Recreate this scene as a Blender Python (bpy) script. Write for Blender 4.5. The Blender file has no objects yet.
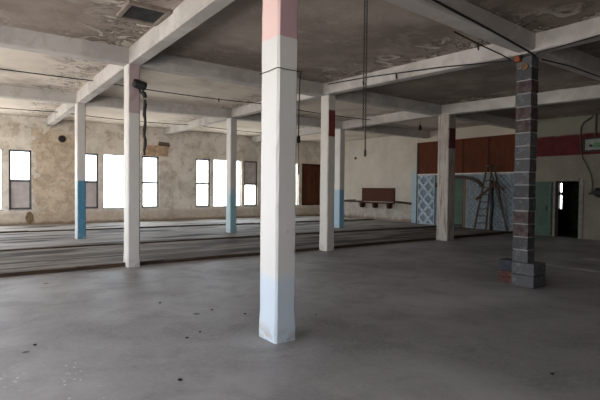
import bpy, bmesh, math, random
from mathutils import Vector, Matrix
random.seed(7)
scene = bpy.context.scene
COL = scene.collection

# ------------------------------------------------------------------ helpers
def link(name, bm, mat, parent=None, loc=(0, 0, 0), smooth=False, mats=None):
    me = bpy.data.meshes.new(name)
    bm.normal_update()
    bm.to_mesh(me); bm.free()
    for m in (mats or [mat]):
        me.materials.append(m)
    if smooth:
        for p in me.polygons: p.use_smooth = True
    o = bpy.data.objects.new(name, me)
    COL.objects.link(o)
    o.location = loc
    if parent: o.parent = parent
    return o

def tag(o, label, cat, group=None, kind=None):
    o['label'] = label; o['category'] = cat
    if group: o['group'] = group
    if kind: o['kind'] = kind
    return o

def struct(o):
    o['kind'] = 'structure'; return o

def empty(name, loc, label, cat, group=None, rz=0.0):
    o = bpy.data.objects.new(name, None); COL.objects.link(o)
    o.location = loc; o.rotation_euler = (0, 0, rz); o.empty_display_size = .2
    return tag(o, label, cat, group)

def box(bm, x0, x1, y0, y1, z0, z1, bevel=0.0, mi=0):
    vs = [bm.verts.new(p) for p in ((x0,y0,z0),(x1,y0,z0),(x1,y1,z0),(x0,y1,z0),(x0,y0,z1),(x1,y0,z1),(x1,y1,z1),(x0,y1,z1))]
    fs = [bm.faces.new([vs[i] for i in q]) for q in ((3,2,1,0),(4,5,6,7),(0,1,5,4),(1,2,6,5),(2,3,7,6),(3,0,4,7))]
    for f in fs: f.material_index = mi
    if bevel > 0:
        es = list({e for f in fs for e in f.edges})
        r = bmesh.ops.bevel(bm, geom=es, offset=bevel, segments=1, affect='EDGES')
        for f in r['faces']: f.material_index = mi
    return vs

def bar(bm, a, b, w, t, up=(0, 0, 1), bevel=0.0):
    """rectangular bar from a to b, w wide across, t thick along 'up'"""
    a, b = Vector(a), Vector(b)
    d = (b - a).normalized(); u = Vector(up)
    s = d.cross(u)
    if s.length < 1e-4: s = d.cross(Vector((1, 0, 0)))
    s.normalize(); u = s.cross(d).normalized()
    vs = []
    for p in (a, b):
        for i, j in ((-1,-1),(1,-1),(1,1),(-1,1)):
            vs.append(bm.verts.new(p + s*(i*w/2) + u*(j*t/2)))
    fs = [bm.faces.new([vs[i] for i in q]) for q in ((3,2,1,0),(4,5,6,7),(0,1,5,4),(1,2,6,5),(2,3,7,6),(3,0,4,7))]
    if bevel: bmesh.ops.bevel(bm, geom=list({e for f in fs for e in f.edges}), offset=bevel, segments=1, affect='EDGES')

def tube(bm, pts, r, n=8, cap=True):
    pts = [Vector(p) for p in pts]; rings = []
    prev = None
    for i, p in enumerate(pts):
        d = (pts[min(i+1, len(pts)-1)] - pts[max(i-1, 0)]).normalized()
        if prev is None:
            s = d.cross(Vector((0, 0, 1)))
            if s.length < 1e-3: s = d.cross(Vector((1, 0, 0)))
        else:
            s = prev - d*prev.dot(d)
        s.normalize(); prev = s; t = d.cross(s)
        rr = r[i] if isinstance(r, (list, tuple)) else r
        rings.append([bm.verts.new(p + (s*math.cos(k*2*math.pi/n) + t*math.sin(k*2*math.pi/n))*rr) for k in range(n)])
    for a, b in zip(rings, rings[1:]):
        for k in range(n): bm.faces.new((a[k], a[(k+1) % n], b[(k+1) % n], b[k]))
    if cap:
        bm.faces.new(rings[0][::-1]); bm.faces.new(rings[-1])

def sag(a, b, drop, n=14):
    a, b = Vector(a), Vector(b)
    return [a.lerp(b, t/n) - Vector((0, 0, drop*4*(t/n)*(1-t/n))) for t in range(n+1)]

def prism(bm, poly, axis, v0, v1, mi=0):
    """extrude 2D polygon along axis"""
    def P(q, v):
        if axis == 0: return (v, q[0], q[1])
        if axis == 1: return (q[0], v, q[1])
        return (q[0], q[1], v)
    A = [bm.verts.new(P(q, v0)) for q in poly]; B = [bm.verts.new(P(q, v1)) for q in poly]
    n = len(poly)
    fs = [bm.faces.new(A[::-1]), bm.faces.new(B)]
    for k in range(n): fs.append(bm.faces.new((A[k], A[(k+1) % n], B[(k+1) % n], B[k])))
    for f in fs: f.material_index = mi
    bmesh.ops.recalc_face_normals(bm, faces=fs)

# ------------------------------------------------------------------ material nodes
class M:
    def __init__(self, name, rough=0.85, spec=0.3):
        self.m = bpy.data.materials.new(name); self.m.use_nodes = True
        self.t = self.m.node_tree; self.n = self.t.nodes; self.l = self.t.links
        self.b = self.n['Principled BSDF']
        self.b.inputs['Roughness'].default_value = rough
        self.b.inputs['Specular IOR Level'].default_value = spec
        self.tc = self.n.new('ShaderNodeTexCoord').outputs['Object']
    def set(self, sock, v):
        if hasattr(v, 'is_linked') or hasattr(v, 'links'): self.l.new(v, sock)
        elif isinstance(v, (tuple, list)) and len(v) == 3 and sock.type == 'RGBA': sock.default_value = (*v, 1)
        else: sock.default_value = v
    def math(self, op, a, b=0.0, c=None, clamp=False):
        k = self.n.new('ShaderNodeMath'); k.operation = op; k.use_clamp = clamp
        self.set(k.inputs[0], a); self.set(k.inputs[1], b)
        if c is not None: self.set(k.inputs[2], c)
        return k.outputs[0]
    def mix(self, f, a, b, mode='MIX'):
        k = self.n.new('ShaderNodeMix'); k.data_type = 'RGBA'; k.blend_type = mode
        self.set(k.inputs[0], f); self.set(k.inputs[6], a); self.set(k.inputs[7], b)
        return k.outputs[2]
    def sep(self, v=None):
        k = self.n.new('ShaderNodeSeparateXYZ'); self.l.new(v or self.tc, k.inputs[0]); return k.outputs
    def comb(self, x, y, z):
        k = self.n.new('ShaderNodeCombineXYZ')
        for s, v in zip(k.inputs, (x, y, z)): self.set(s, v)
        return k.outputs[0]
    def scale(self, sc, loc=(0, 0, 0)):
        k = self.n.new('ShaderNodeMapping'); self.l.new(self.tc, k.inputs[0])
        k.inputs['Scale'].default_value = sc; k.inputs['Location'].default_value = loc
        return k.outputs[0]
    def noise(self, s, detail=4, rough=.55, vec=None, dist=0.0):
        k = self.n.new('ShaderNodeTexNoise'); self.l.new(vec or self.tc, k.inputs['Vector'])
        k.inputs['Scale'].default_value = s; k.inputs['Detail'].default_value = detail
        k.inputs['Roughness'].default_value = rough; k.inputs['Distortion'].default_value = dist
        return k.outputs[0]
    def vor(self, s, vec=None, out='Distance', feat='F1'):
        k = self.n.new('ShaderNodeTexVoronoi'); k.feature = feat; self.l.new(vec or self.tc, k.inputs['Vector'])
        k.inputs['Scale'].default_value = s
        return k.outputs[out]
    def step(self, v, a, b):
        """smooth 0..1 of v between a and b"""
        k = self.n.new('ShaderNodeMapRange'); k.interpolation_type = 'SMOOTHSTEP'
        lo, hi, inv = (a, b, False) if a <= b else (b, a, True)
        self.set(k.inputs[0], v); k.inputs[1].default_value = lo; k.inputs[2].default_value = hi
        k.inputs[3].default_value = 1.0 if inv else 0.0; k.inputs[4].default_value = 0.0 if inv else 1.0
        return k.outputs[0]
    def mul(self, *a):
        r = a[0]
        for x in a[1:]: r = self.math('MULTIPLY', r, x)
        return r
    def band(self, v, a, b, soft=.01):
        return self.mul(self.step(v, a-soft, a+soft), self.step(v, b+soft, b-soft))
    def bump(self, h, strength=.3, dist=.01):
        k = self.n.new('ShaderNodeBump'); k.inputs['Strength'].default_value = strength; k.inputs['Distance'].default_value = dist
        self.l.new(h, k.inputs['Height']); self.l.new(k.outputs[0], self.b.inputs['Normal'])
    def done(self, col, rough=None):
        self.set(self.b.inputs['Base Color'], col)
        if rough is not None: self.set(self.b.inputs['Roughness'], rough)
        return self.m

def plain(name, col, rough=.8, spec=.3, var=.25, sc=6.0, metal=0.0):
    k = M(name, rough, spec)
    n = k.step(k.noise(sc, 5), .3, .7)
    k.b.inputs['Metallic'].default_value = metal
    dark = tuple(c*(1-var) for c in col); lite = tuple(min(1, c*(1+var*.6)) for c in col)
    return k.done(k.mix(n, dark, lite))

def concrete_floor():
    k = M('smooth_grey_concrete', .42, .35)
    big = k.noise(.35, 5, .6); mid = k.noise(1.6, 6, .65, dist=.6); fine = k.noise(22, 4, .6)
    c = k.mix(k.step(big, .32, .68), (.172, .168, .174), (.312, .306, .318))
    c = k.mix(k.mul(k.step(mid, .45, .65), .28), c, (.085, .083, .086))
    c = k.mix(k.mul(k.step(k.noise(.9, 5, .7, k.scale((1, 1, 1), (4, 2, 0)), .8), .58, .72), .35), c, (.33, .325, .32))
    c = k.mix(k.mul(k.step(fine, .4, .7), .3), c, (.33, .33, .34))
    s = k.sep()
    # white paint spatter close to the camera, west side
    near = k.mul(k.band(s[1], 3.5, 4.75, .2), k.step(s[0], 1.0, .7))
    speck = k.mul(k.step(k.vor(15), .17, .11), k.step(k.noise(3.5, 2), .44, .5))
    c = k.mix(k.mul(near, speck), c, (.6, .6, .59))
    dk = k.mul(k.step(k.vor(1.0, k.scale((1, 1, 1), (.3, .7, 0))), .055, .035), .85)
    c = k.mix(dk, c, (.03, .03, .032))
    # pale scuffs around the paint-dripped column foot
    dx = k.math('SUBTRACT', s[0], 2.5); dy = k.math('SUBTRACT', s[1], 3.9)
    r = k.math('SQRT', k.math('ADD', k.mul(dx, dx), k.mul(dy, dy)))
    c = k.mix(k.mul(k.step(r, .75, .2), k.step(mid, .4, .6), .35), c, (.42, .43, .45))
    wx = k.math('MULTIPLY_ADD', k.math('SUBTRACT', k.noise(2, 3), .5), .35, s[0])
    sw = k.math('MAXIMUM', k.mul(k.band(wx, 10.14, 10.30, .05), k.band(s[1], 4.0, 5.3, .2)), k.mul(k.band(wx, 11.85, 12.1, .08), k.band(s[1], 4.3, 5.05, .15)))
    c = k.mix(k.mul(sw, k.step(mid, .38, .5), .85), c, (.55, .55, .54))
    k.bump(mid, .12, .02)
    return k.done(c, k.math('MULTIPLY_ADD', mid, .35, .38))

def old_floor():
    k = M('worn_streaked_concrete', .8, .12)
    st = k.noise(1.0, 6, .7, k.scale((.22, 1.7, 1)), .4); st2 = k.noise(1.0, 5, .65, k.scale((.4, 3.2, 1)))
    pt = k.noise(.6, 4, .6)
    s = k.sep()
    c = k.mix(k.step(st, .42, .58), (.09, .076, .066), (.25, .225, .205))
    c = k.mix(k.mul(k.step(st2, .5, .62), .6), c, (.075, .061, .052))
    c = k.mix(k.mul(k.step(pt, .55, .7), .55), c, (.10, .085, .073))
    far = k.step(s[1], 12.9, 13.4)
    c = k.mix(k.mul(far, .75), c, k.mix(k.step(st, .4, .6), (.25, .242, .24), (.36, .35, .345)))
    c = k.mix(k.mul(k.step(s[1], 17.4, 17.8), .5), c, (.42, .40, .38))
    dk = k.mul(k.step(k.noise(1.0, 4, .5, k.scale((.3, 1.3, 1), (3, 5, 0))), .53, .62), .85)
    c = k.mix(dk, c, (.035, .03, .028))
    k.bump(st, .3, .02)
    return k.done(c)

def slab_mat():
    k = M('stained_ceiling_concrete', .9, .15)
    s = k.sep()
    big = k.noise(.45, 5, .6); mid = k.noise(2.2, 6, .7, dist=.8); st = k.noise(1.0, 5, .6, k.scale((1.0, .25, 1)))
    c = k.mix(k.step(big, .38, .62), (.20, .165, .145), (.34, .29, .255))
    c = k.mix(k.mul(k.step(st, .45, .7), .45), c, (.21, .175, .15))
    # bays close to the window wall: daylight painted in as a paler tone
    c = k.mix(k.mul(k.step(s[1], 9.3, 9.8), k.step(k.noise(.5, 4), .25, .5), .85), c, (.72, .645, .57))
    c = k.mix(k.mul(k.step(k.noise(1.5, 6, .75, k.scale((1, 1, 1), (1, 6, 2)), .3), .52, .60), .2), c, (.50, .45, .40))
    # flaking along the beam edges: pale scabs with dark rims
    ey = k.math('ABSOLUTE', k.math('SUBTRACT', k.math('MODULO', k.math('ADD', s[1], 6.75), 5.35), .15))
    ey = k.math('MINIMUM', ey, k.math('SUBTRACT', 5.35, ey))
    side = k.math('MODULO', k.math('ADD', s[0], 2.39+4.95), 4.95)          # distance east of a beam line
    side = k.math('SUBTRACT', 4.95, side)                                     # distance to the next beam on the east
    wav = k.math('MULTIPLY_ADD', k.math('SUBTRACT', k.noise(.8, 4), .5), 1.2, side)
    edge = k.math('ADD', k.step(wav, 1.25, .5), k.mul(k.step(ey, .6, .15), .35), clamp=True)
    flake = k.step(mid, .52, .60); rim = k.band(mid, .50, .535, .012)
    c = k.mix(k.mul(edge, flake, .8), c, (.58, .53, .46))
    c = k.mix(k.mul(edge, rim, .85), c, (.07, .06, .05))
    c = k.mix(k.mul(k.step(k.noise(1.3, 5, .7, k.scale((1, 1, 1), (9, 3, 1)), .6), .66, .70), .45), c, (.12, .10, .085))
    k.bump(mid, .5, .03)
    return k.done(c)

def beam_mat():
    k = M('whitewashed_beam_concrete', .85, .2)
    n = k.noise(.9, 5, .65, dist=.5); m = k.noise(4.5, 6, .7)
    c = k.mix(k.step(n, .4, .6), (.37, .35, .335), (.49, .465, .45))
    c = k.mix(k.mul(k.step(m, .54, .62), .45), c, (.36, .32, .28))
    c = k.mix(k.mul(k.step(k.noise(1.7, 6, .7, k.scale((1, 1, 1), (2, 8, 4)), 1.0), .63, .68), .7), c, (.36, .27, .19))
    k.bump(m, .25, .01)
    return k.done(c)

def paint(name, base, top=None, band=None, low=None, nz=None, grime=.3):
    """column paint: top=(z, colour); band=(z0, z1, colour, only_south_face); low=(z, colour, softness)"""
    k = M(name, .6, .35)
    s = k.sep(); m = k.noise(5, 6, .7); n = k.noise(1.1, 4, .6)
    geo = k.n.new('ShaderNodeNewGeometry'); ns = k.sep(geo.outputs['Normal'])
    wob = k.math('MULTIPLY_ADD', k.noise(9, 3), .02, k.math('SUBTRACT', s[2], .01))
    c = k.mix(k.mul(k.step(n, .35, .7), grime), base, tuple(x*.72 for x in base))
    if low:
        zz = k.math('MULTIPLY_ADD', k.math('SUBTRACT', m, .5), low[2], s[2])
        f = k.step(zz, low[0]+low[2]*.35+.006, low[0]-low[2]*.35-.006)
        lc = k.mix(k.mul(k.step(m, .5, .66), low[3]), low[1], base)
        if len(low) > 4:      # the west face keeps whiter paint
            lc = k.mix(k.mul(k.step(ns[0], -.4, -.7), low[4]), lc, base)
        c = k.mix(f, c, lc)
    if grime > .6:
        stv = k.noise(1.0, 5, .7, k.scale((14, 14, 1.1)))
        c = k.mix(k.mul(k.step(stv, .52, .62), .65), c, (.10, .085, .07))
    if top:
        tc_ = k.mix(k.mul(k.step(n, .3, .7), .4), top[1], tuple(x*.8 for x in top[1]))
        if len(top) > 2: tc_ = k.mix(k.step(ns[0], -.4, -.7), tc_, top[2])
        c = k.mix(k.step(wob, top[0]-.006, top[0]+.006), c, tc_)
    if band:
        f = k.band(wob, band[0], band[1], .012)
        if band[3]: f = k.mul(f, k.step(ns[0], -.75, -.5))
        bc = k.mix(k.mul(k.step(m, .45, .62), .35), band[2], tuple(x*.5 for x in band[2]))
        c = k.mix(f, c, bc)
    # chips and grime at the foot
    c = k.mix(k.mul(k.step(s[2], .22, .03), k.step(m, .45, .6), .7), c, (.33, .32, .32))
    c = k.mix(k.mul(k.step(k.noise(11, 4, .6), .70, .74), .6), c, (.22, .2, .19))
    k.bump(m, .15, .008)
    return k.done(c)

def plaster_north():
    k = M('peeling_window_wall_plaster', .9, .15)
    s = k.sep(); n = k.noise(.8, 6, .65, dist=.4); m = k.noise(2.2, 7, .7, dist=.6); f = k.noise(8, 5, .65)
    c = k.mix(k.step(n, .4, .6), (.60, .545, .475), (.76, .705, .635))
    c = k.mix(k.mul(k.step(m, .52, .60), .45), c, (.38, .30, .225))
    c = k.mix(k.mul(k.step(m, .48, .38), .5), c, (.82, .78, .72))
    # large bare patch of render between the first two window groups
    w = k.math('MULTIPLY_ADD', k.math('SUBTRACT', k.noise(1.3, 6, .75), .5), 2.6, s[0])
    h = k.math('MULTIPLY_ADD', k.math('SUBTRACT', k.noise(1.3, 6, .7, k.scale((1, 1, 1), (5, 0, 3))), .5), 1.6, s[2])
    bare = k.mul(k.band(w, 2.2, 4.0, .05), k.step(h, 3.9, 3.75))
    bc = k.mix(k.step(m, .36, .64), (.43, .335, .235), (.68, .58, .45))
    bc = k.mix(k.mul(k.step(k.noise(1.9, 5, .7, k.scale((1, 1, 1), (2, 1, 6))), .58, .66), .55), bc, (.55, .37, .29))
    bc = k.mix(k.mul(k.step(f, .56, .66), .5), bc, (.22, .15, .09))
    c = k.mix(k.mul(bare, .9), c, bc)
    # bare apron under the sills, rusty at the floor
    lowm = k.step(k.math('MULTIPLY_ADD', k.math('SUBTRACT', m, .5), .5, s[2]), .62, .45)
    c = k.mix(k.mul(lowm, .6), c, k.mix(k.step(f, .35, .65), (.40, .31, .23), (.56, .465, .375)))
    c = k.mix(k.mul(k.step(k.math('MULTIPLY_ADD', m, .25, s[2]), .34, .2), .75), c, (.17, .11, .07))
    # ring stains and scabs under the ceiling
    c = k.mix(k.mul(k.step(s[2], 3.4, 4.0), k.step(m, .55, .65), .4), c, (.36, .30, .24))
    c = k.mix(k.mul(k.step(k.noise(2.6, 4, .6, k.scale((1, 1, 1), (7, 0, 2)), .5), .69, .72), .7), c, (.20, .12, .075))
    k.bump(m, .5, .03)
    return k.done(c)

def plaster_east():
    k = M('painted_east_wall_plaster', .9, .15)
    s = k.sep(); n = k.noise(.8, 6, .65); m = k.noise(3.2, 7, .7, dist=.4); f = k.noise(12, 4, .6)
    white = k.mix(k.step(n, .3, .7), (.42, .385, .335), (.52, .48, .43))
    # lower dado flaked to brown and grey
    wz = k.math('MULTIPLY_ADD', k.math('SUBTRACT', m, .5), .25, s[2])
    dado = k.mix(k.step(m, .36, .64), (.31, .27, .23), (.42, .395, .37))
    white = k.mix(k.mul(k.step(wz, .98, .93), .9), white, dado)
    white = k.mix(k.mul(k.step(k.math('MULTIPLY_ADD', m, .3, s[2]), .42, .25), .8), white, (.17, .12, .09))
    beige = k.mix(k.step(n, .3, .7), (.17, .155, .125), (.23, .212, .172))
    beige = k.mix(k.mul(k.step(f, .55, .68), .3), beige, (.28, .25, .2))
    red = k.mix(k.step(m, .3, .7), (.07, .015, .016), (.10, .022, .022))
    beige = k.mix(k.band(s[2], 2.84, 3.55, .012), beige, red)
    beige = k.mix(k.mul(k.step(k.math('MULTIPLY_ADD', m, .25, s[2]), 3.62, 3.72), .6), beige, (.20, .20, .165))
    panel = k.mix(k.step(m, .35, .65), (.15, .185, .215), (.22, .26, .29))
    c = k.mix(k.step(s[1], 9.45, 9.5), beige, panel)
    c = k.mix(k.mul(k.step(s[1], 9.45, 9.5), k.step(s[2], 3.7, 3.75)), c, (.42, .375, .32))
    c = k.mix(k.step(s[1], 14.35, 14.38), c, white)
    c = k.mix(k.mul(k.band(s[1], 14.40, 14.66, .012), k.step(wz, 2.6, 2.3), .75), c, (.30, .45, .56))
    k.bump(m, .4, .02)
    return k.done(c)

def wood(name, a, b, axis=2, sc=3.0, rough=.7):
    k = M(name, rough, .15)
    v = [8.0, 8.0, 8.0]; v[axis] = .7
    g = k.noise(sc, 6, .65, k.scale(tuple(v)), .5); n = k.noise(1.2, 4)
    c = k.mix(k.step(g, .3, .7), a, b)
    c = k.mix(k.mul(k.step(n, .5, .7), .3), c, tuple(x*.5 for x in a))
    k.bump(g, .2, .004)
    return k.done(c)

def block_mat():
    k = M('painted_masonry_blocks', .8, .25)
    geo = k.n.new('ShaderNodeNewGeometry'); r = geo.outputs['Random Per Island']
    n = k.noise(9, 5, .7); m = k.noise(2.5, 3)
    c = k.mix(r, (.045, .046, .050), (.085, .087, .093))
    c = k.mix(k.mul(k.step(n, .53, .62), .4), c, (.19, .2, .21))
    c = k.mix(k.mul(k.step(m, .55, .7), .4), c, (.05, .058, .07))
    k.bump(n, .5, .01)
    return k.done(c)

def glass_mat():
    m = bpy.data.materials.new('dusty_window_glass'); m.use_nodes = True
    t = m.node_tree; t.nodes.remove(t.nodes['Principled BSDF'])
    out = t.nodes['Material Output']
    a = t.nodes.new('ShaderNodeBsdfTransparent'); a.inputs[0].default_value = (.96, .98, .97, 1)
    g = t.nodes.new('ShaderNodeBsdfGlossy'); g.inputs['Roughness'].default_value = .05
    no = t.nodes.new('ShaderNodeTexNoise'); no.inputs['Scale'].default_value = 3
    mr = t.nodes.new('ShaderNodeMapRange'); mr.inputs[3].default_value = .03; mr.inputs[4].default_value = .09
    t.links.new(no.outputs[0], mr.inputs[0])
    x = t.nodes.new('ShaderNodeMixShader')
    t.links.new(mr.outputs[0], x.inputs[0])
    t.links.new(a.outputs[0], x.inputs[1]); t.links.new(g.outputs[0], x.inputs[2]); t.links.new(x.outputs[0], out.inputs['Surface'])
    return m

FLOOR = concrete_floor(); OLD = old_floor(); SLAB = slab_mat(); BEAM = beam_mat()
NORTH = plaster_north(); EAST = plaster_east(); GLASS = glass_mat(); BLOCK = block_mat()
PLAIN_WALL = plain('pale_plaster', (.55, .50, .44), .9, .15, .25, 1.5)
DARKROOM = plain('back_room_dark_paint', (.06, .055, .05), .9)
FRAME = plain('grey_blue_window_paint', (.11, .112, .125), .6)
JAMB = plain('pale_jamb_paint', (.55, .50, .46), .8)
GREYPANEL = plain('mauve_grey_board', (.52, .47, .465), .8, .3, .15, 3)
BOARD = wood('dark_brown_plywood', (.075, .026, .014), (.13, .042, .02))
PANEL = wood('varnished_brown_panelling', (.06, .015, .005), (.105, .027, .008))
BENCHWOOD = wood('dark_varnished_timber', (.045, .013, .006), (.08, .023, .011), 1)
RAILWOOD = wood('weathered_rail_timber', (.05, .033, .022), (.09, .06, .04), 1)
STRIPWOOD = wood('old_floor_strip_timber', (.035, .024, .018), (.09, .058, .038), 0)
LADDERWOOD = wood('ladder_timber', (.06, .045, .034), (.11, .083, .06), 2)
ARCHWOOD = wood('arch_trim_timber', (.035, .024, .018), (.07, .046, .034), 1)
POSTWOOD = wood('tan_post_timber', (.13, .085, .05), (.20, .13, .08), 2)
REDWOOD = wood('rust_red_timber', (.05, .022, .015), (.085, .036, .025), 1)
GREEN = plain('faded_green_paint', (.058, .10, .075), .7, .3, .2, 2.5)
LATBLUE = plain('pale_blue_lattice_paint', (.34, .43, .51), .7, .3, .3, 9)
BLACK = plain('matt_black', (.018, .018, .02), .55)
CABLE = plain('black_cable_rubber', (.02, .018, .017), .6)
RUST = plain('rusty_steel', (.05, .037, .03), .7, .4, .4, 20)
ORANGE = plain('orange_rust_paint', (.22, .06, .022), .7, .3, .3, 15)
TAN = plain('tan_cover_plate', (.13, .075, .04), .7)
CONDUIT = plain('dark_conduit', (.055, .045, .04), .6)
PATCHBRICK = plain('exposed_clay_brick', (.50, .36, .25), .9, .15, .3, 5)
DARKBRICK = plain('soot_dark_brick', (.14, .10, .075), .9)
REDBRICK = plain('worn_red_brick', (.085, .04, .037), .85, .2, .35, 12)
SIGNWHITE = plain('dirty_white_enamel', (.22, .24, .22), .5)
SIGNGREEN = plain('green_enamel', (.06, .17, .075), .5)
PORCELAIN = plain('grimy_porcelain', (.25, .23, .2), .4)

# ------------------------------------------------------------------ room dimensions
WX, EX, SY, NY = -3.4, 16.9, -3.4, 21.2
FZ = .05                                   # old floor stands a little proud of the new pour
STEP = 9.62
CX = {'i0': 2.58, 'i1': 7.47, 'i2': 12.2}

# floor
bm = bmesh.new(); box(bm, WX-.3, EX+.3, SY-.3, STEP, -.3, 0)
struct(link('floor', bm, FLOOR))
bm = bmesh.new(); box(bm, WX-.3, EX+.3, STEP, NY+.3, -.3, FZ)
struct(link('floor_raised', bm, OLD))

# wall builder with openings -------------------------------------------------
def wall(name, axis, inner, outer, u0, u1, z0, z1, holes, mat):
    """axis 0: wall plane x=const (u=y); axis 1: y=const (u=x)"""
    us = sorted({u0, u1, *[h[0] for h in holes], *[h[1] for h in holes]})
    zs = sorted({z0, z1, *[h[2] for h in holes], *[h[3] for h in holes]})
    bm = bmesh.new(); cache = {}
    def V(u, d, z):
        k = (round(u, 4), round(d, 4), round(z, 4))
        if k not in cache: cache[k] = bm.verts.new((d, u, z) if axis == 0 else (u, d, z))
        return cache[k]
    def hole(a, b, c, d):
        return any(h[0]-1e-6 <= a and b <= h[1]+1e-6 and h[2]-1e-6 <= c and d <= h[3]+1e-6 for h in holes)
    solid = {}
    for i in range(len(us)-1):
        for j in range(len(zs)-1): solid[i, j] = not hole(us[i], us[i+1], zs[j], zs[j+1])
    for (i, j), s in solid.items():
        if not s: continue
        a, b, c, d = us[i], us[i+1], zs[j], zs[j+1]
        for p in (inner, outer): bm.faces.new([V(a, p, c), V(b, p, c), V(b, p, d), V(a, p, d)])
        for (di, dj, e) in ((-1, 0, ((a, c), (a, d))), (1, 0, ((b, c), (b, d))), (0, -1, ((a, c), (b, c))), (0, 1, ((a, d), (b, d)))):
            if not solid.get((i+di, j+dj), False):
                (p, q), (r, t) = e
                bm.faces.new([V(p, inner, q), V(r, inner, t), V(r, outer, t), V(p, outer, q)])
    bmesh.ops.recalc_face_normals(bm, faces=bm.faces)
    return struct(link(name, bm, mat))

Z0, Z1 = .66, 3.0
# x0, x1, kind
NWIN = [(-2.3, -.70, 'one'), (-.45, 1.10, 'one'), (1.31, 2.08, 'panel_low'),
        (3.80, 4.57, 'panel_low'), (4.77, 6.20, 'one'), (6.40, 7.18, 'two'),
        (8.98, 9.73, 'two'), (9.90, 11.47, 'one'), (11.62, 12.42, 'panel_high'),
        (14.15, 15.07, 'one'), (15.28, 16.63, 'boarded')]
wall('wall_north', 1, NY, NY+.32, WX-.3, EX+.3, -.3, 4.6, [(a, b, Z0, Z1) for a, b, _ in NWIN], NORTH)
WWIN = [(y, y+1.6, .75, 3.3) for y in (0.5, 2.4, 5.0, 6.9, 10.4, 12.3, 15.9, 17.7)]
wall('wall_west', 0, WX, WX-.32, SY-.3, NY+.3, -.3, 4.6, WWIN, PLAIN_WALL)
SWIN = [(-2.0, -.8, .9, 3.0)]
wall('wall_south', 1, SY, SY-.32, WX-.3, EX+.3, -.3, 4.6, SWIN, PLAIN_WALL)
DOOR = (7.34, 8.13, 0.0, 1.95)
wall('wall_east', 0, EX, EX+.25, SY-.3, NY+.3, -.3, 4.6, [DOOR], EAST)

# back room beyond the east doorway
RX = 20.2
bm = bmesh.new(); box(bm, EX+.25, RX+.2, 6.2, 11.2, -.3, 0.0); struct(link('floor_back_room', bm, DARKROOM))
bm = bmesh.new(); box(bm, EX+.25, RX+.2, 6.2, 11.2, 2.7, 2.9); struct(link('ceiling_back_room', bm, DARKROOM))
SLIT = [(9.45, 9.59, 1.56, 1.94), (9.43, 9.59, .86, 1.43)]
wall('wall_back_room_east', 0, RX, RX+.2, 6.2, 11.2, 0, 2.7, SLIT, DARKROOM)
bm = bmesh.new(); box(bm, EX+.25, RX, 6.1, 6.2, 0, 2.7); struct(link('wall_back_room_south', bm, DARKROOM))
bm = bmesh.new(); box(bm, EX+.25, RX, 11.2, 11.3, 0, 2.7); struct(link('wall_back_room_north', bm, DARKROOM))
bm = bmesh.new()
for a, b, c, d in SLIT: box(bm, RX+.09, RX+.10, a, b, c, d)
struct(link('window_30', bm, GLASS))

# ------------------------------------------------------------------ ceiling slab and beams
XN = [WX-.3, -2.35, 2.70, 7.60, 12.38, EX+.3]
YN = [SY-.3, -1.3, 4.12, 9.60, 14.80, NY+.3]
def slab_z(x, y):
    z = 4.32
    if x > 2.7: z -= .05*min(1, (x-2.7)/9.8)
    if y < 9.6 and x > 2.7: z -= .17*min(1, (x-2.7)/4.9)*min(1, (9.6-y)/5.5)
    if x > 12.38: z -= .05*(x-12.38)/4.8
    return z
bm = bmesh.new()
NXS = [XN[0] + (XN[-1]-XN[0])*i/30 for i in range(31)]; NYS = [YN[0] + (YN[-1]-YN[0])*i/34 for i in range(35)]
lo = [[bm.verts.new((x, y, slab_z(x, y))) for y in NYS] for x in NXS]
hi = [[bm.verts.new((x, y, 4.62)) for y in NYS] for x in NXS]
for i in range(30):
    for j in range(34):
        bm.faces.new((lo[i][j], lo[i][j+1], lo[i+1][j+1], lo[i+1][j])); bm.faces.new((hi[i][j], hi[i+1][j], hi[i+1][j+1], hi[i][j+1]))
for i in range(30):
    bm.faces.new((lo[i][0], lo[i+1][0], hi[i+1][0], hi[i][0])); bm.faces.new((lo[i+1][34], lo[i][34], hi[i][34], hi[i+1][34]))
for j in range(34):
    bm.faces.new((lo[0][j+1], lo[0][j], hi[0][j], hi[0][j+1])); bm.faces.new((lo[30][j], lo[30][j+1], hi[30][j+1], hi[30][j]))
struct(link('ceiling', bm, SLAB))

def beam(name, a, b, w, depth=.305):
    """beam whose soffit follows the slab; a, b are plan end points of its centre line"""
    bm = bmesh.new(); n = 16
    a = Vector((*a, 0)); b = Vector((*b, 0)); d = (b-a).normalized(); s = Vector((d.y, -d.x, 0))
    rings = []
    for i in range(n+1):
        p = a.lerp(b, i/n); z = slab_z(p.x, p.y); j = random.uniform(-.006, .006)
        r = []
        for (u, v) in ((-.5, .06), (-.5, -depth+.02), (-.5+.02/w, -depth), (.5-.02/w, -depth), (.5, -depth+.02), (.5, .06)):
            q = p + s*(u*w + j); r.append(bm.verts.new((q.x, q.y, z+v)))
        rings.append(r)
    for r, t in zip(rings, rings[1:]):
        for k in range(6): bm.faces.new((r[k], t[k], t[(k+1) % 6], r[(k+1) % 6]))
    bm.faces.new(rings[0][::-1]); bm.faces.new(rings[-1])
    bmesh.ops.recalc_face_normals(bm, faces=bm.faces)
    return struct(link(name, bm, BEAM))

k = 1
for y0 in (-1.25, 4.15, 9.61, 15.52):                                       # beams parallel to the window wall
    beam('trim_%d' % k, (WX, y0), (EX, y0 - (1.72 if y0 > 12 else .10 if y0 > 4 else 0)), .30, .26 if y0 < 5 else .305); k += 1
for x0, x1 in ((-2.37, -2.37), (2.705, 2.72), (7.61, 7.5), (12.40, 12.15)):  # beams running up to the window wall
    beam('trim_%d' % k, (x0, SY), (x1, NY), .25, .275 if 7 < x0 < 8 else .305); k += 1

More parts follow.
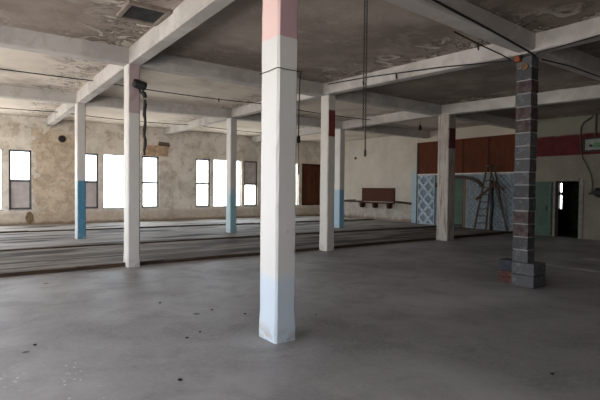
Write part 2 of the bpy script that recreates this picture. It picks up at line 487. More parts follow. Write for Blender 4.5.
# ------------------------------------------------------------------ timber strips set in the floor
def strip(n, x0, x1, y0, y1, z0, z1, w):
    bm = bmesh.new(); segs = 12
    for i in range(segs):
        t0, t1 = i/segs, (i+1)/segs - .0003
        xa, xb = x0+(x1-x0)*t0, x0+(x1-x0)*t1; ya = y0+(y1-y0)*t0
        dz = random.uniform(-.006, .006); dy = random.uniform(-.012, .012)
        box(bm, xa, xb, ya+dy, ya+dy+w, z0, z1+dz, .004)
    return struct(link('trim_%d' % n, bm, STRIPWOOD))
strip(20, WX, EX, STEP-.035, STEP-.035, 0, FZ+.02, .07)
strip(21, WX, EX, 13.05, 12.55, FZ, FZ+.035, .08)
strip(22, WX, EX, 18.1, 17.0, FZ, FZ+.045, .09)

# ------------------------------------------------------------------ windows of the north wall
def window(n, x0, x1, kind):
    yf = NY+.06
    fr = bmesh.new(); t = .03 if kind == 'one' else .075
    box(fr, x0, x0+t, yf, yf+.06, Z0, Z1); box(fr, x1-t, x1, yf, yf+.06, Z0, Z1)
    box(fr, x0, x1, yf, yf+.06, Z1-t, Z1); box(fr, x0, x1, yf, yf+.06, Z0, Z0+t)
    zm = 1.80
    if kind in ('two', 'panel_low', 'panel_high'): box(fr, x0, x1, yf-.01, yf+.06, zm-.05, zm+.04)
    o = struct(link('window_%d' % n, fr, FRAME))
    def sheet(nm, za, zb, mat, th=.006, dy=.03):
        b = bmesh.new(); box(b, x0+t-.005, x1-t+.005, yf+dy, yf+dy+th, za, zb); link(nm, b, mat, o)
    if kind == 'one': sheet('pane', Z0+t, Z1-t, GLASS)
    if kind == 'two': sheet('pane', Z0+t, zm-.03, GLASS); sheet('pane', zm+.03, Z1-t, GLASS)
    if kind == 'panel_low':
        sheet('infill_board', Z0+t, zm-.03, GREYPANEL, .015); sheet('pane', zm+.03, Z1-t, GLASS)
    if kind == 'panel_high':
        sheet('pane', Z0+t, zm-.03, GLASS); sheet('infill_board', zm+.03, Z1-t, GREYPANEL, .015)
    # sill board
    b = bmesh.new(); box(b, x0-.03, x1+.03, NY-.03, yf, Z0-.04, Z0+.002, .006)
    link('sill', b, JAMB, o)
for i, (a, b, kd) in enumerate(NWIN):
    if kd != 'boarded': window(i+1, a, b, kd)
a, b, _ = NWIN[-1]
bm = bmesh.new()
m_ = .09
box(bm, a, a+m_, NY-.01, NY+.09, Z0, Z1, .006); box(bm, b-m_, b, NY-.01, NY+.09, Z0, Z1, .006)
box(bm, a+m_, b-m_, NY-.01, NY+.09, Z1-m_, Z1, .006); box(bm, a+m_, b-m_, NY-.01, NY+.09, Z0, Z0+m_, .006)
w12 = struct(link('window_12', bm, BENCHWOOD))
bm = bmesh.new()
for q in range(3):
    u0 = a+m_+(b-a-2*m_)*q/3; u1 = a+m_+(b-a-2*m_)*(q+1)/3-.006
    box(bm, u0, u1, NY+.04, NY+.065, Z0+m_, Z1-m_, .003)
link('infill_board', bm, BOARD, w12)

# ------------------------------------------------------------------ columns
def column(label, x, y, w, d, zb, mat, cat='column', lean=0.0):
    bm = bmesh.new(); c = .022; n = 26; H = slab_z(x+w/2, y+d/2) - .30 - zb
    base = [(c, 0), (w-c, 0), (w, c), (w, d-c), (w-c, d), (c, d), (0, d-c), (0, c)]
    rings = []
    for i in range(n+1):
        z = H*i/n
        e = .006 if i < 2 else 0
        r = []
        for (u, v) in base:
            j = random.uniform(-.0025, .0025)
            r.append(bm.verts.new((u + (-e if u < w/2 else e) + j, v + (-e if v < d/2 else e) + random.uniform(-.0025, .0025), z)))
        rings.append(r)
    for r, t in zip(rings, rings[1:]):
        for q in range(8): bm.faces.new((r[q], r[(q+1) % 8], t[(q+1) % 8], t[q]))
    bm.faces.new(rings[0][::-1]); bm.faces.new(rings[-1])
    o = link('concrete_column', bm, mat, loc=(x, y, zb))
    tag(o, label, cat, kind='thing'); return o

WHITE = (.58, .565, .545); WH2 = (.52, .50, .47)
column('stout white concrete column with pink top, wire loop and chipped pale blue foot', 2.565, 3.99, .25, .34, 0,
       paint('white_pink_column_paint', (.60, .60, .60), top=(3.15, (.46, .31, .345), (.66, .48, .46)), low=(.68, (.50, .58, .67), .22, .5), grime=.15))
column('white concrete column with mauve band and black spotlight, at the raised floor edge', 2.58, 9.45, .24, .31, 0,
       paint('white_mauve_column_paint', WHITE, band=(3.06, 4.2, (.40, .31, .32), True)))
column('white concrete column with brick red band, in front of a pale blue footed one', 7.47, 9.25, .25, .32, 0,
       paint('white_red_column_paint', WH2, band=(2.94, 3.61, (.17, .04, .036), True)))
column('weathered concrete column with dark red band, standing before the arch and blue lattice', 12.22, 9.15, .36, .42, 0,
       paint('grimy_red_column_paint', (.40, .36, .32), band=(2.91, 3.54, (.12, .03, .04), True), grime=.9))
column('white concrete column with strong blue lower half, by the bare patch of window wall', 2.61, 14.85, .24, .36, FZ,
       paint('white_blue_column_paint', WHITE, low=(1.72, (.065, .22, .35), .02, .12, .7)))
column('white concrete column with turquoise lower half, in front of a wide bright window', 7.36, 14.42, .25, .33, FZ,
       paint('white_turquoise_column_paint', WHITE, low=(1.42, (.27, .47, .54), .9, .2, .35)))
column('white concrete column with sky blue lower half, beside the wall bench', 11.95, 14.03, .26, .34, FZ,
       paint('white_sky_column_paint', WHITE, low=(1.52, (.20, .40, .56), .02, .15, .35)))

# block column on its plinth
gx, gy = 7.56, 4.06
g = empty('block_column', (gx, gy, 0), 'dark grey painted block column with red blocks, standing on a wide plinth', 'column'); g['kind'] = 'thing'
bm = bmesh.new(); z = .40; H = slab_z(gx+.15, gy+.17) - .30; i = 0
while z < H-.01:
    z1 = min(z+.196, H)
    jx = random.uniform(-.006, .006); jy = random.uniform(-.006, .006)
    box(bm, 0+jx, .22+jx, jy, .27+jy, z, z1, .006, 1 if i in (2, 3, 10, 11, 13) else 0)
    z = z1+.022; i += 1
link('shaft', bm, BLOCK, g, mats=[BLOCK, plain('dull_red_block', (.078, .060, .060), .85, .2, .5, 9)])
bm = bmesh.new(); box(bm, .012, .208, .012, .258, .40, H); link('mortar', bm, plain('pale_mortar', (.23, .23, .23), .9), g)
for (x0, x1, y0, y1, z0, z1) in ((-.06, .33, -.14, .245, 0, .195), (-.06, .33, -.14, .245, .203, .40)):
    bm = bmesh.new(); box(bm, x0, x1, y0, y1, z0, z1, .012); link('plinth_block', bm, BLOCK, g)
# loose masonry at its north side
bm = bmesh.new(); box(bm, -.13, .13, -.145, .145, 0, .19, .012)
o = link('concrete_block', bm, plain('slate_blue_block', (.042, .045, .06), .85, .2, .3, 8), loc=(7.76, 4.475, .205))
tag(o, 'slate blue loose block resting on red bricks against the block column', 'block')
for q in range(2):
    bm = bmesh.new(); box(bm, -.06, .06, -.15, .15, 0, .098, .006)
    o = link('brick', bm, REDBRICK, loc=(7.69+q*.135, 4.48, 0))
    tag(o, ('worn red brick under the slate blue block, outermost of the bottom row', 'worn red brick under the slate blue block, inner one of the bottom row')[q], 'brick', 'bricks under the slate blue block')
for q in range(2):
    bm = bmesh.new(); box(bm, -.06, .06, -.15, .15, 0, .098, .006)
    o = link('brick', bm, REDBRICK, loc=(7.695+q*.135, 4.475, .103))
    tag(o, ('worn red brick directly touching the slate blue block, outermost of the upper row', 'worn red brick directly touching the slate blue block, inner one of the upper row')[q], 'brick', 'bricks under the slate blue block')

# ------------------------------------------------------------------ things on the columns and ceiling
# spotlight on the second column
sp = empty('spotlight', (2.74, 9.36, 3.58), 'black cylindrical spotlight clamped to the mauve banded column', 'spotlight')
bm = bmesh.new(); tube(bm, [(-.10, -.06, .05), (-.06, -.075, .035), (.11, -.10, -.01), (.13, -.10, -.015)], [.075, .088, .088, .07], 16)
link('housing', bm, BLACK, sp, smooth=False)
bm = bmesh.new(); tube(bm, [(.02, .06, -.02), (.02, -.02, -.05), (.04, -.05, -.12), (.09, -.05, -.16)], .022, 8); link('bracket', bm, BLACK, sp)
bm = bmesh.new(); tube(bm, [(.06, -.05, -.10), (.11, -.06, -.15), (.13, -.05, -.22)], [.035, .05, .035], 10); link('clamp', bm, BLACK, sp)
bm = bmesh.new()
pts = [(0, 0, 0)] + [(.012*math.sin(i*1.7), .01*math.cos(i), -i*.1) for i in range(1, 12)]
tube(bm, pts, [.02, .036] + [.03 + .005*math.sin(i*2.1) for i in range(8)] + [.025, .018], 8)
o = link('hanging_cable', bm, BLACK, loc=(2.87, 9.33, 3.33))
tag(o, 'thick black bundle of cable hanging straight down below the black spotlight', 'cable')

# wire looped round the pink topped column, and the lead that drops from it
bm = bmesh.new(); x0, y0, w, d = 2.565, 3.99, .25, .34; e = .012
tube(bm, [(x0-e, y0-e, 2.82), (x0+w/2, y0-e, 2.815), (x0+w+e, y0-e, 2.82), (x0+w+e, y0+d/2, 2.83), (x0+w+e, y0+d+e, 2.82), (x0-e, y0+d+e, 2.82), (x0-e, y0+d/2, 2.815), (x0-e, y0-e+.01, 2.82)], .004, 6)
o = link('wire', bm, CABLE); tag(o, 'thin dark wire looped once around the pink topped white column', 'wire')
bm = bmesh.new(); tube(bm, [(2.865, 4.0, 2.83), (2.89, 4.06, 2.80), (2.90, 4.09, 2.5), (2.905, 4.1, 2.16)], .006, 6)
hl = empty('hanging_lampholder', (0, 0, 0), 'thin lead with small black lampholder dangling beside the pink topped column', 'lampholder')
link('lead', bm, CABLE, hl)
bm = bmesh.new(); tube(bm, [(2.905, 4.1, 2.17), (2.905, 4.1, 2.15), (2.905, 4.1, 2.10), (2.905, 4.1, 2.09)], [.012, .02, .02, .014], 10); link('socket', bm, BLACK, hl)
bm = bmesh.new(); tube(bm, [(2.905, 4.1, 2.10), (2.91, 4.1, 1.95), (2.912, 4.1, 1.75)], .004, 6); link('tail', bm, CABLE, hl)

# chain loop hanging in mid room
ch = empty('hanging_chain', (4.3, 4.56, slab_z(4.3, 4.56)), 'long rusty pull chain loop hanging from the ceiling in mid room', 'chain')
cz = slab_z(4.3, 4.56)
def chain(dx, dy, z0, z1, nm):
    bm = bmesh.new(); L = .034; n = int((z0-z1)/(L*.72))
    for i in range(n):
        z = -i*L*.72 - L/2 + (z0-cz); a = math.pi/2*(i % 2) + .4
        pts = []
        for q in range(9):
            th = q*math.pi/4
            u = .010*math.cos(th); pts.append((dx+u*math.cos(a), dy+u*math.sin(a), z+L*.5*math.sin(th)))
        tube(bm, pts, .0038, 5, cap=False)
    link(nm, bm, RUST, ch)
chain(-.012, .010, cz, 2.4, 'chain_strand'); chain(.012, -.010, cz, 2.12, 'chain_strand')
bm = bmesh.new(); tube(bm, [(0, 0, .02), (0, 0, -.02), (0, 0, -.025)], [.04, .04, .02], 10); link('ceiling_hook', bm, RUST, ch)
bm = bmesh.new(); tube(bm, [(.012, -.010, 2.14-cz), (.012, -.010, 2.11-cz), (.012, -.010, 2.05-cz), (.012, -.010, 2.03-cz)], [.008, .016, .018, .006], 8); link('pull_handle', bm, BLACK, ch)

# cables under the ceiling
def cable(name, pts, r, label, clips=(), lb=CABLE):
    bm = bmesh.new(); tube(bm, pts, r, 6)
    o = empty(name, (0, 0, 0), label, 'cable')
    link('cable_run', bm, lb, o)
    for p in clips:
        bm = bmesh.new(); tube(bm, [(p[0], p[1], p[2]+.03), (p[0], p[1], p[2]), (p[0]+.01, p[1], p[2]-.07), (p[0]+.015, p[1], p[2]-.09)], [.012, .022, .016, .006], 6)
        link('hanger', bm, lb, o)
    return o
p1 = sag((-3, 12.62, 4.27), (2.6, 12.6, 4.25), .02, 6) + sag((2.7, 12.6, 4.25), (7.5, 12.5, 4.22), .05, 8) + sag((7.6, 12.5, 4.21), (12.9, 12.5, 4.17), .05, 8)
cable('ceiling_cable', p1, .014, 'thin black cable strung under the pale ceiling bay nearest the window wall', [(6.0, 12.53, 4.19)])
p2 = [Vector(q) for q in ((7.42, 9.22, 4.24), (7.42, 7.7, 4.14), (7.42, 5.79, 3.96), (7.42, 4.92, 3.85), (7.46, 4.36, 3.79))]
cable('beam_cable', p2, .013, 'black cable clipped along the pale beam face between red banded and block columns', [(7.41, 6.9, 4.02), (7.40, 7.9, 4.06)])
p3 = [Vector(q) for q in ((4.5, 3.95, 4.10), (5.25, 3.95, 4.02), (5.93, 3.95, 3.955), (6.44, 3.95, 3.90), (7.23, 3.95, 3.81), (7.54, 3.99, 3.79))]
cable('slack_cable', p3, .016, 'upper black cable running down the beam face to the block column head', [])
p4 = [Vector(q) for q in ((6.1, 4.5, 4.03), (6.7, 4.5, 3.965), (7.3, 4.46, 3.89), (7.50, 4.38, 3.80))]
cable('lower_cable', p4, .011, 'lower black cable with a twig tangled on it, meeting the orange junction box', [(6.72, 4.50, 3.95)])
p5 = [Vector(q) for q in ((7.38, 3.89, 3.785), (7.36, 3.80, 3.79), (7.36, 3.52, 3.80), (7.36, 2.97, 3.835), (7.47, 2.2, 3.93))]
cable('hanging_cable', p5, .011, 'black cable rising away from the block column head toward the pale beam', [])
p6 = [Vector(q) for q in ((7.80, 4.02, 3.79), (8.73, 4.0, 3.827), (9.95, 4.0, 3.812), (12.0, 4.0, 3.80))]
cable('east_cable', p6, .011, 'black cable sagging from the block column head toward the red banded wall', [])
p7 = sag((-3, 18.3, 4.2), (2.6, 18.2, 4.18), .05, 6) + sag((2.7, 18.2, 4.18), (7.6, 18.3, 4.18), .06, 8) + sag((7.7, 18.3, 4.18), (12.2, 18.3, 4.15), .05, 8)
cable('far_cable', p7, .014, 'second thin black cable under the ceiling, close to the window wall', [])
# junction box and cover plate on the block column head
jb = empty('junction_box', (7.545, 4.25, 3.80), 'small orange rusted junction box at the head of the block column', 'junction box')
bm = bmesh.new(); box(bm, -.075, .005, -.03, .07, -.05, .06, .01); link('case', bm, ORANGE, jb)
bm = bmesh.new(); tube(bm, [(-.05, -.04, .02), (-.09, -.05, .03)], .025, 8); link('gland', bm, BLACK, jb)
bm = bmesh.new(); tube(bm, [(-.010, 0, 0), (.012, 0, 0)], .06, 14)
o = link('cover_plate', bm, TAN, loc=(7.543, 4.17, 3.66)); tag(o, 'round tan cover plate fixed just below the orange junction box', 'cover plate')

# ceiling hatch
hx0, hx1, hy0, hy1, hz = 1.925, 2.575, 7.02, 7.76, 4.32
h = empty('ceiling_hatch', (hx0, hy0, hz), 'dark framed louvred vent hatch in the ceiling beside the pale beam', 'vent')
bm = bmesh.new(); t = .07; X, Y = hx1-hx0, hy1-hy0
box(bm, 0, X, 0, t, -.05, .02, .006); box(bm, 0, X, Y-t, Y, -.05, .02, .006); box(bm, 0, t, t, Y-t, -.05, .02, .006); box(bm, X-t, X, t, Y-t, -.05, .02, .006)
link('frame', bm, plain('grimy_hatch_frame', (.20, .165, .14), .8), h)
bm = bmesh.new(); box(bm, t, X-t, t, Y-t, -.006, .01); link('backing', bm, BLACK, h)
bm = bmesh.new()
for q in range(9):
    yy = t+.03+q*(Y-2*t-.03)/9
    bar(bm, (t, yy, -.025), (X-t, yy, -.025), .05, .006, (0, .6, .8))
link('louvre', bm, plain('dark_louvre', (.045, .045, .045), .6), h)

# small lampholder on the cable in the far bay
lf = empty('pendant_lampholder', (13.3, 11.2, slab_z(13.3, 11.2)), 'small bare lampholder under the ceiling near the brown panelling', 'lampholder')
bm = bmesh.new(); tube(bm, [(0, 0, .02), (0, 0, -.03)], .06, 10); link('ceiling_rose', bm, PORCELAIN, lf)
bm = bmesh.new(); tube(bm, [(0, 0, -.02), (0, 0, -.36)], .010, 6); link('flex', bm, CABLE, lf)
bm = bmesh.new(); tube(bm, [(0, 0, -.34), (0, 0, -.38), (0, 0, -.50), (0, 0, -.52)], [.03, .05, .06, .03], 10); link('socket', bm, BLACK, lf)

# ------------------------------------------------------------------ window wall details
hb = empty('vent_pipe', (3.17, NY, 3.53), 'round black pipe hole high in the bare patch of window wall', 'pipe hole')
bm = bmesh.new(); tube(bm, [(0, .0, 0), (0, -.03, 0)], .15, 20); link('collar', bm, DARKBRICK, hb)
bm = bmesh.new(); tube(bm, [(0, -.025, 0), (0, -.034, 0)], .115, 20); link('bore', bm, BLACK, hb)
pb = empty('exposed_brick_patch', (6.45, NY, 3.0), 'brown patch of exposed brick above the two pane window', 'wall patch')
bm = bmesh.new(); prism(bm, [(0, .02), (1.12, .02), (1.16, .30), (1.22, .48), (1.02, .50), (.66, .52), (.05, .48)], 1, -.03, -.004); link('brick_face', bm, PATCHBRICK, pb)
bm = bmesh.new(); prism(bm, [(.68, .5), (1.24, .47), (1.20, .66), (.72, .68)], 1, -.034, -.004); link('dark_top', bm, DARKBRICK, pb)
# oval scab of bare masonry under the first sash window
bm = bmesh.new()
pts = [(.14*math.cos(t*.4488)*(1+.12*math.sin(3*t)), .25*math.sin(t*.4488)) for t in range(14)]
prism(bm, pts, 1, -.015, 0); o = link('plaster_scar', bm, plain('dark_bare_masonry', (.22, .155, .10), .9, .15, .4, 9), loc=(2.0, NY, .33))
tag(o, 'dark oval scar of bare masonry under the window with grey lower board', 'wall scar')

# ------------------------------------------------------------------ east wall: bench, rails
bx = EX
be = empty('wall_bench', (bx, 16.85, 0), 'dark brown high backed timber bench fixed to the white wall', 'bench')
bm = bmesh.new()
for q in range(4):
    za = .99+q*.17; box(bm, -.05, -.004, -1.13, 1.10, za, za+.1695, .001)
box(bm, -.06, 0, 1.06, 1.12, .92, 1.68, .006); box(bm, -.06, 0, -1.16, -1.10, .92, 1.68, .006)
link('backrest', bm, BENCHWOOD, be)
bm = bmesh.new(); box(bm, -.34, -.05, -1.15, 1.12, .90, .96, .008); link('seat', bm, BENCHWOOD, be)
bm = bmesh.new(); box(bm, -.352, -.342, -1.12, 1.09, .915, .945, .003); link('edge_batten', bm, RAILWOOD, be)
for yy in (-.93, .05, .98):
    bm = bmesh.new(); prism(bm, [(-.30, .90), (-.02, .90), (-.02, .74), (-.10, .66), (-.24, .66), (-.28, .72)], 1, yy-.07, yy+.07)
    link('bracket', bm, BENCHWOOD, be)
bm = bmesh.new(); bar(bm, (bx-.035, 18.0, .955), (bx-.035, 19.45, .95), .07, .10, bevel=.006); bar(bm, (bx-.05, 18.5, 1.03), (bx-.05, 19.2, 1.0), .05, .05)
o = link('wall_rail', bm, RAILWOOD); tag(o, 'weathered timber rail on the white wall between bench and sky blue column', 'rail')
bm = bmesh.new(); bar(bm, (bx-.035, 15.66, 1.0), (bx-.035, 14.66, .945), .07, .10, bevel=.006); bar(bm, (bx-.05, 15.5, 1.03), (bx-.05, 14.9, .99), .04, .05)
o = link('wall_rail', bm, RAILWOOD); tag(o, 'sloping weathered timber rail on the white wall between bench and blue stripe', 'rail')
bm = bmesh.new(); tube(bm, [(0, 0, 0), (-.03, 0, 0)], .07, 12); o = link('wall_socket_hole', bm, BLACK, loc=(bx, 18.55, 3.25)); tag(o, 'small black round hole high on the white wall above the bench', 'wall hole')

# brown panelling: four boards
for q, (y0, y1, lab) in enumerate(((13.05, 14.28, 'dark brown wall panel above the blue lattice, next to the white wall'),
        (11.93, 13.04, 'reddish brown wall panel behind the grimy red banded column'),
        (10.75, 11.92, 'dark brown wall panel straight above the arch'),
        (9.50, 10.74, 'dark brown wall panel above the stepladder, touching the block column outline'))):
    pn = empty('wall_panel', (bx, y0, 2.32), lab, 'panel', 'brown panelling above the lattice')
    bm = bmesh.new(); box(bm, -.035, -.002, 0, y1-y0-.012, 0, 1.43, .004); link('board', bm, PANEL, pn)
    bm = bmesh.new(); box(bm, -.05, -.035, y1-y0-.05, y1-y0-.012, 0, 1.43, .003); link('batten', bm, BENCHWOOD, pn)
bm = bmesh.new(); box(bm, bx-.06, bx, 9.50, 14.28, 2.26, 2.32, .005)
o = link('trim_40', bm, JAMB); struct(o)
bm = bmesh.new(); box(bm, bx-.05, bx, 14.29, 14.35, FZ, 3.75, .005); struct(link('trim_41', bm, plain('dark_edge_timber', (.07, .06, .055), .8)))

# lattice panels
def lattice(y0, y1, z0, z1, cell, lw, lab, mat):
    L = empty('lattice_panel', (bx, y0, z0), lab, 'lattice', 'lattice panels under the brown panelling')
    W, H = y1-y0, z1-z0
    bm = bmesh.new(); f = .05
    box(bm, -.05, -.02, 0, f, 0, H); box(bm, -.05, -.02, W-f, W, 0, H); box(bm, -.05, -.02, f, W-f, 0, f); box(bm, -.05, -.02, f, W-f, H-f, H)
    link('frame', bm, mat, L)
    bm = bmesh.new()
    for sgn in (1, -1):
        c = -H
        while c < W+H:
            # line y = c + sgn*z clipped to rectangle
            pts = []
            za, zb = 0.0, H
            ya, yb = (c, c+H) if sgn > 0 else (c+0.0, c-H)
            # clip in y
            def cl(za, zb):
                lo_, hi_ = f*.5, W-f*.5
                t = []
                for z in (za, zb): t.append(c+sgn*z)
                z_a, z_b = za, zb
                for lim in (lo_, hi_):
                    zc = (lim-c)/sgn
                    if (t[0]-lim)*(t[1]-lim) < 0:
                        if (t[0] < lo_ and lim == lo_) or (t[0] > hi_ and lim == hi_): z_a = zc
                        else: z_b = zc
                return z_a, z_b
            if not (max(ya, yb) <= f*.5 or min(ya, yb) >= W-f*.5):
                z_a, z_b = cl(za, zb)
                if z_b-z_a > .05:
                    bar(bm, (-.03-.008*sgn, c+sgn*z_a, z_a), (-.03-.008*sgn, c+sgn*z_b, z_b), lw, .010, (1, 0, 0))
            c += cell*1.414
    link('slats', bm, mat, L)
    return L
lattice(13.32, 14.27, FZ, 2.25, .40, .12, 'pale blue diagonal lattice next to the light blue wall stripe', LATBLUE)
lattice(10.62, 11.72, FZ, 2.25, .14, .05, 'grey blue fine lattice under the right end of the arch, behind the stepladder'.replace('right ', 'low '), plain('grey_blue_lattice_paint', (.24, .28, .31), .7))
lattice(9.50, 10.60, FZ, 2.25, .15, .055, 'grey blue fine lattice between the stepladder and the block column', plain('dim_blue_lattice_paint', (.22, .265, .30), .7))
# green door under the arch
gd = empty('green_door', (bx-.02, 11.86, FZ), 'muted green door half under the timber arch', 'door')
bm = bmesh.new(); box(bm, -.03, .018, 0, 1.3, .12, 2.12, .004); link('leaf', bm, GREEN, gd)
bm = bmesh.new(); box(bm, -.04, -.03, .0, 1.3, .0, .12, .003); link('kick_board', bm, BLACK, gd)
bm = bmesh.new(); box(bm, bx-.055, bx-.025, 11.745, 11.845, FZ, 2.20, .006)
o = link('door_post', bm, POSTWOOD); tag(o, 'tan timber post at the edge of the green door under the arch', 'post')
# arch
bm = bmesh.new(); n = 20; yc, zc, ra, rb = 12.08, 1.72, 1.16, .50; th = .13
ins, outs = [], []
for i in range(n+1):
    a = math.pi*(.0+1.0*i/n)
    ins.append((yc+(ra-th)*math.cos(a), zc+(rb-th)*math.sin(a))); outs.append((yc+ra*math.cos(a), zc+rb*math.sin(a)))
vs = []
for d in (bx-.13, bx-.06):
    vs.append([[bm.verts.new((d, y, z)) for y, z in ins], [bm.verts.new((d, y, z)) for y, z in outs]])
for i in range(n):
    bm.faces.new((vs[0][0][i], vs[0][0][i+1], vs[0][1][i+1], vs[0][1][i])); bm.faces.new((vs[1][0][i], vs[1][1][i], vs[1][1][i+1], vs[1][0][i+1]))
    bm.faces.new((vs[0][1][i], vs[0][1][i+1], vs[1][1][i+1], vs[1][1][i])); bm.faces.new((vs[0][0][i], vs[1][0][i], vs[1][0][i+1], vs[0][0][i+1]))
for i in (0, n): bm.faces.new((vs[0][0][i], vs[0][1][i], vs[1][1][i], vs[1][0][i]))
bmesh.ops.recalc_face_normals(bm, faces=bm.faces)
o = link('timber_arch', bm, ARCHWOOD); tag(o, 'curved dark timber arch trim spanning over the green door', 'arch')

# step ladder
ld = empty('stepladder', (16.4, 10.35, FZ), 'wooden stepladder standing open against the lattice wall', 'ladder')
LT = 2.48
A1, A2 = Vector((-.22, .50, 0)), Vector((.16, .24, 0))       # front feet
B1, B2 = Vector((.12, -.72, 0)), Vector((.38, -.50, 0))       # rear feet
T1, T2, T3, T4 = Vector((-.06, .10, LT)), Vector((.10, .0, LT)), Vector((-.02, .02, LT)), Vector((.14, -.08, LT))
for a, b in ((A1, T1), (A2, T2)):
    bm = bmesh.new(); bar(bm, a, b, .07, .04, (1, .6, 0), .004); link('front_rail', bm, LADDERWOOD, ld)
for a, b in ((B1, T3), (B2, T4)):
    bm = bmesh.new(); bar(bm, a, b, .06, .035, (1, .6, 0), .004); link('rear_rail', bm, LADDERWOOD, ld)
for q in range(1, 9):
    bm = bmesh.new(); t = q/9; bar(bm, A1.lerp(T1, t), A2.lerp(T2, t), .10, .028, (0, 0, 1), .003); link('tread', bm, LADDERWOOD, ld)
for q in (2, 4, 6):
    bm = bmesh.new(); t = q/8; bar(bm, B1.lerp(T3, t), B2.lerp(T4, t), .03, .03, (0, 0, 1)); link('rear_rung', bm, LADDERWOOD, ld)
bm = bmesh.new(); c = (T1+T2+T3+T4)/4; bar(bm, c+Vector((-.13, .06, .02)), c+Vector((.13, -.08, .02)), .22, .035, (0, 0, 1), .004); link('top_step', bm, LADDERWOOD, ld)
bm = bmesh.new(); bar(bm, A1.lerp(T1, .45), B1.lerp(T3, .45), .02, .012); link('spreader', bm, RUST, ld)
# loose plank and rag on the ladder
bm = bmesh.new(); bar(bm, (16.10, 10.74, 1.24), (16.16, 9.98, 1.86), .03, .09, (0, .6, .8), .004)
o = link('plank', bm, REDWOOD); tag(o, 'rust red plank propped slantwise across the stepladder', 'plank')
bm = bmesh.new(); bar(bm, (16.12, 9.99, 1.88), (16.15, 9.62, 1.62), .03, .08, (0, .6, .8), .004)
o = link('plank', bm, REDWOOD); tag(o, 'short rust red board end drooping from the stepladder toward the block column', 'plank')
bm = bmesh.new()
pts = [(16.46, 10.30 + .02*math.sin(i*1.3), .07 + i*.24) for i in range(9)]
tube(bm, pts, [.07, .06, .07, .06, .08, .07, .08, .08, .05], 8)
o = link('hanging_bundle', bm, BLACK, smooth=True); tag(o, 'long black bundle hanging down inside the stepladder', 'bundle')

# ------------------------------------------------------------------ green leaf, doorway, sign, lamp
gl = empty('sliding_door', (bx, 8.22, 0), 'dark green boarded door leaf pushed back flat beside the dark doorway', 'door')
bm = bmesh.new()
for q in range(10): box(bm, -.07, -.02, 0, 1.24, .02+q*.192, .02+q*.192+.189, .003)
link('leaf', bm, GREEN, gl)
bm = bmesh.new(); box(bm, -.085, -.07, .02, .10, .1, 1.85, .004); link('stile', bm, plain('dark_green_paint', (.07, .12, .09), .7), gl)
bm = bmesh.new(); box(bm, -.10, -.06, .16, .19, .9, 1.06, .004); link('handle', bm, BLACK, gl)
bm = bmesh.new()
box(bm, bx-.03, bx+.02, 7.20, 7.34, 0, 2.0, .006); box(bm, bx-.03, bx+.02, 7.34, 8.14, 1.95, 2.06, .006); box(bm, bx-.02, bx+.02, 8.12, 8.19, 0, 1.95, .006)
struct(link('door_1', bm, plain('dull_door_frame_paint', (.20, .185, .16), .8)))
# red-edged shutter at the slit of daylight
bm = bmesh.new(); box(bm, RX-.03, RX, 9.37, 9.43, .8, 2.0); struct(link('trim_42', bm, plain('red_shutter_edge', (.42, .06, .10), .7)))

sg = empty('framed_sign', (bx, 6.22, 2.93), 'black framed enamel sign with green band on the red wall stripe', 'sign')
bm = bmesh.new(); W, H = 1.02, .46; t = .05
box(bm, -.06, 0, 0, W, 0, t, .004); box(bm, -.06, 0, 0, W, H-t, H, .004); box(bm, -.06, 0, 0, t, t, H-t, .004); box(bm, -.06, 0, W-t, W, t, H-t, .004)
link('frame', bm, BLACK, sg)
bm = bmesh.new(); box(bm, -.03, 0, t, W-t, t, H-t); link('face', bm, SIGNWHITE, sg)
bm = bmesh.new(); prism(bm, [(t, .12), (.70, .13), (.70, .27), (t, .36)], 0, -.036, -.03); link('green_band', bm, SIGNGREEN, sg)
bm = bmesh.new(); prism(bm, [(.78+.06*math.cos(a*.5236), .19+.045*math.sin(a*.5236)) for a in range(12)], 0, -.038, -.03); link('black_mark', bm, BLACK, sg)
cn = empty('conduit', (0, 0, 0), 'thin dark conduit bending up over the red stripe beside the sign', 'conduit')
bm = bmesh.new()
xw = bx-.05
tube(bm, [(xw, 6.97, 4.12), (xw, 7.00, 4.05), (xw, 7.12, 3.99), (xw, 7.24, 3.90), (xw, 7.31, 3.75), (xw, 7.32, 3.5), (xw, 7.30, 3.0)], .024, 8); link('pipe', bm, CONDUIT, cn)
bm = bmesh.new(); tube(bm, [(xw, 6.86, 4.15), (xw, 6.86, 3.40)], .028, 8); link('drop_pipe', bm, CONDUIT, cn)
wl = empty('wall_lamp', (bx, 6.72, 1.52), 'black bell shaped wall lamp on a dangling lead by the doorway', 'lamp')
bm = bmesh.new(); tube(bm, [(-.10, .28, .0), (-.10, .20, .02), (-.10, .12, .03), (-.10, .06, .05), (-.10, -.14, .03), (-.10, -.34, .0), (-.10, -.36, 0)], [.03, .035, .07, .15, .165, .13, .06], 14)
link('body', bm, BLACK, wl)
bm = bmesh.new(); box(bm, -.10, -.005, -.06, .06, -.05, .05, .01); link('bracket', bm, BLACK, wl)
bm = bmesh.new(); tube(bm, [(-.05, .58, 1.48), (-.05, .52, 1.2), (-.05, .38, .95), (-.05, .24, .62), (-.06, .19, .3), (-.10, .20, .02)], .016, 8); link('lead', bm, CONDUIT, wl)

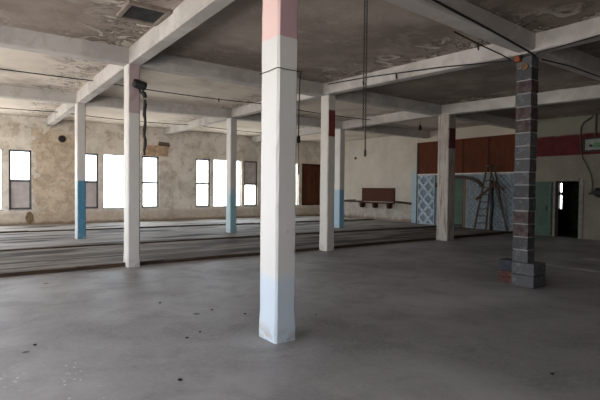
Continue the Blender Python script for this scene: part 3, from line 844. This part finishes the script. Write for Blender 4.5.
# small dark crumbs of debris on the new concrete
me = None
for (x, y, sc_) in ((2.157, 6.314, 1), (1.891, 4.682, 1), (.545, 5.317, 1), (1.428, 3.684, 1.1), (2.595, 5.582, 1), (2.861, 5.175, 1), (2.088, 4.798, .8), (4.153, 1.99, .9), (3.586, 4.64, .7)):
    if me is None:
        bm = bmesh.new(); bmesh.ops.create_icosphere(bm, subdivisions=1, radius=.022)
        for v in bm.verts: v.co = Vector((v.co.x*random.uniform(.8, 1.5), v.co.y*random.uniform(.8, 1.3), max(0, v.co.z*random.uniform(.5, .8)+.008)))
        o = link('debris_crumb', bm, BLACK); me = o.data
    else:
        o = bpy.data.objects.new('debris_crumb', me); COL.objects.link(o)
    o.location = (x, y, 0); o.rotation_euler = (0, 0, x*7+y*3); o.scale = (sc_*.8, sc_*.8, sc_*.6)
    tag(o, 'tiny dark crumb of debris lying on the smooth grey concrete floor', 'debris', 'dark crumbs on the concrete floor')

# ------------------------------------------------------------------ camera
cam = bpy.data.cameras.new('camera'); cam.sensor_width = 36; cam.sensor_fit = 'HORIZONTAL'
F = 465.41; cam.lens = F/600*36; cam.clip_start = .05; cam.clip_end = 200
co = bpy.data.objects.new('camera', cam); COL.objects.link(co)
yaw, pitch, roll = math.radians(35.573), math.radians(-1.411), math.radians(.584)
fw = Vector((math.sin(yaw)*math.cos(pitch), math.cos(yaw)*math.cos(pitch), math.sin(pitch)))
r0 = Vector((math.cos(yaw), -math.sin(yaw), 0)); u0 = r0.cross(fw)
r1 = r0*math.cos(roll)+u0*math.sin(roll); u1 = -r0*math.sin(roll)+u0*math.cos(roll)
co.matrix_world = Matrix(((r1.x, u1.x, -fw.x, 0), (r1.y, u1.y, -fw.y, 0), (r1.z, u1.z, -fw.z, 1.6), (0, 0, 0, 1)))
scene.camera = co

# ------------------------------------------------------------------ daylight: bright hazy sky, portals in the openings
w = bpy.data.worlds.new('hazy_sky'); scene.world = w; w.use_nodes = True
t = w.node_tree; bg = t.nodes['Background']
tc = t.nodes.new('ShaderNodeTexCoord'); sx = t.nodes.new('ShaderNodeSeparateXYZ'); t.links.new(tc.outputs['Generated'], sx.inputs[0])
mr = t.nodes.new('ShaderNodeMapRange'); mr.interpolation_type = 'SMOOTHSTEP'
mr.inputs[1].default_value = -.12; mr.inputs[2].default_value = .10; t.links.new(sx.outputs[2], mr.inputs[0])
mx = t.nodes.new('ShaderNodeMix'); mx.data_type = 'RGBA'; t.links.new(mr.outputs[0], mx.inputs[0])
wm = t.nodes.new('ShaderNodeMapRange'); wm.inputs[1].default_value = -.9; wm.inputs[2].default_value = .3; t.links.new(sx.outputs[0], wm.inputs[0])
mw = t.nodes.new('ShaderNodeMix'); mw.data_type = 'RGBA'; t.links.new(wm.outputs[0], mw.inputs[0])
mw.inputs[6].default_value = (.93, .94, .965, 1); mw.inputs[7].default_value = (.80, .89, 1.0, 1)
mx.inputs[6].default_value = (.98, .93, .87, 1); t.links.new(mw.outputs[2], mx.inputs[7])
t.links.new(mx.outputs[2], bg.inputs[0]); bg.inputs[1].default_value = 7.0

def portal(name, loc, rot, sx_, sy_):
    l = bpy.data.lights.new(name, 'AREA'); l.shape = 'RECTANGLE'; l.size = sx_; l.size_y = sy_; l.cycles.is_portal = True
    o = bpy.data.objects.new(name, l); COL.objects.link(o); o.location = loc; o.rotation_euler = rot
H2 = math.pi/2
for a, b, kd in NWIN:
    if kd == 'boarded': continue
    za, zb = (1.83, Z1) if kd == 'panel_low' else ((Z0, 1.77) if kd == 'panel_high' else (Z0, Z1))
    portal('daylight_portal', ((a+b)/2, NY+.30, (za+zb)/2), (-H2, 0, 0), b-a, zb-za)
for a, b, c, d in WWIN: portal('daylight_portal', (WX-.30, (a+b)/2, (c+d)/2), (0, -H2, 0), d-c, b-a)
for a, b, c, d in SWIN: portal('daylight_portal', ((a+b)/2, SY-.30, (c+d)/2), (H2, 0, 0), b-a, d-c)

scene.view_settings.view_transform = 'Standard'; scene.view_settings.look = 'None'
scene.view_settings.gamma = 1.0; scene.view_settings.use_curve_mapping = False
scene.view_settings.exposure = 0.75
cy = scene.cycles
cy.max_bounces = 10; cy.diffuse_bounces = 6; cy.transparent_max_bounces = 8; cy.use_denoising = True
cy.caustics_reflective = False; cy.caustics_refractive = False
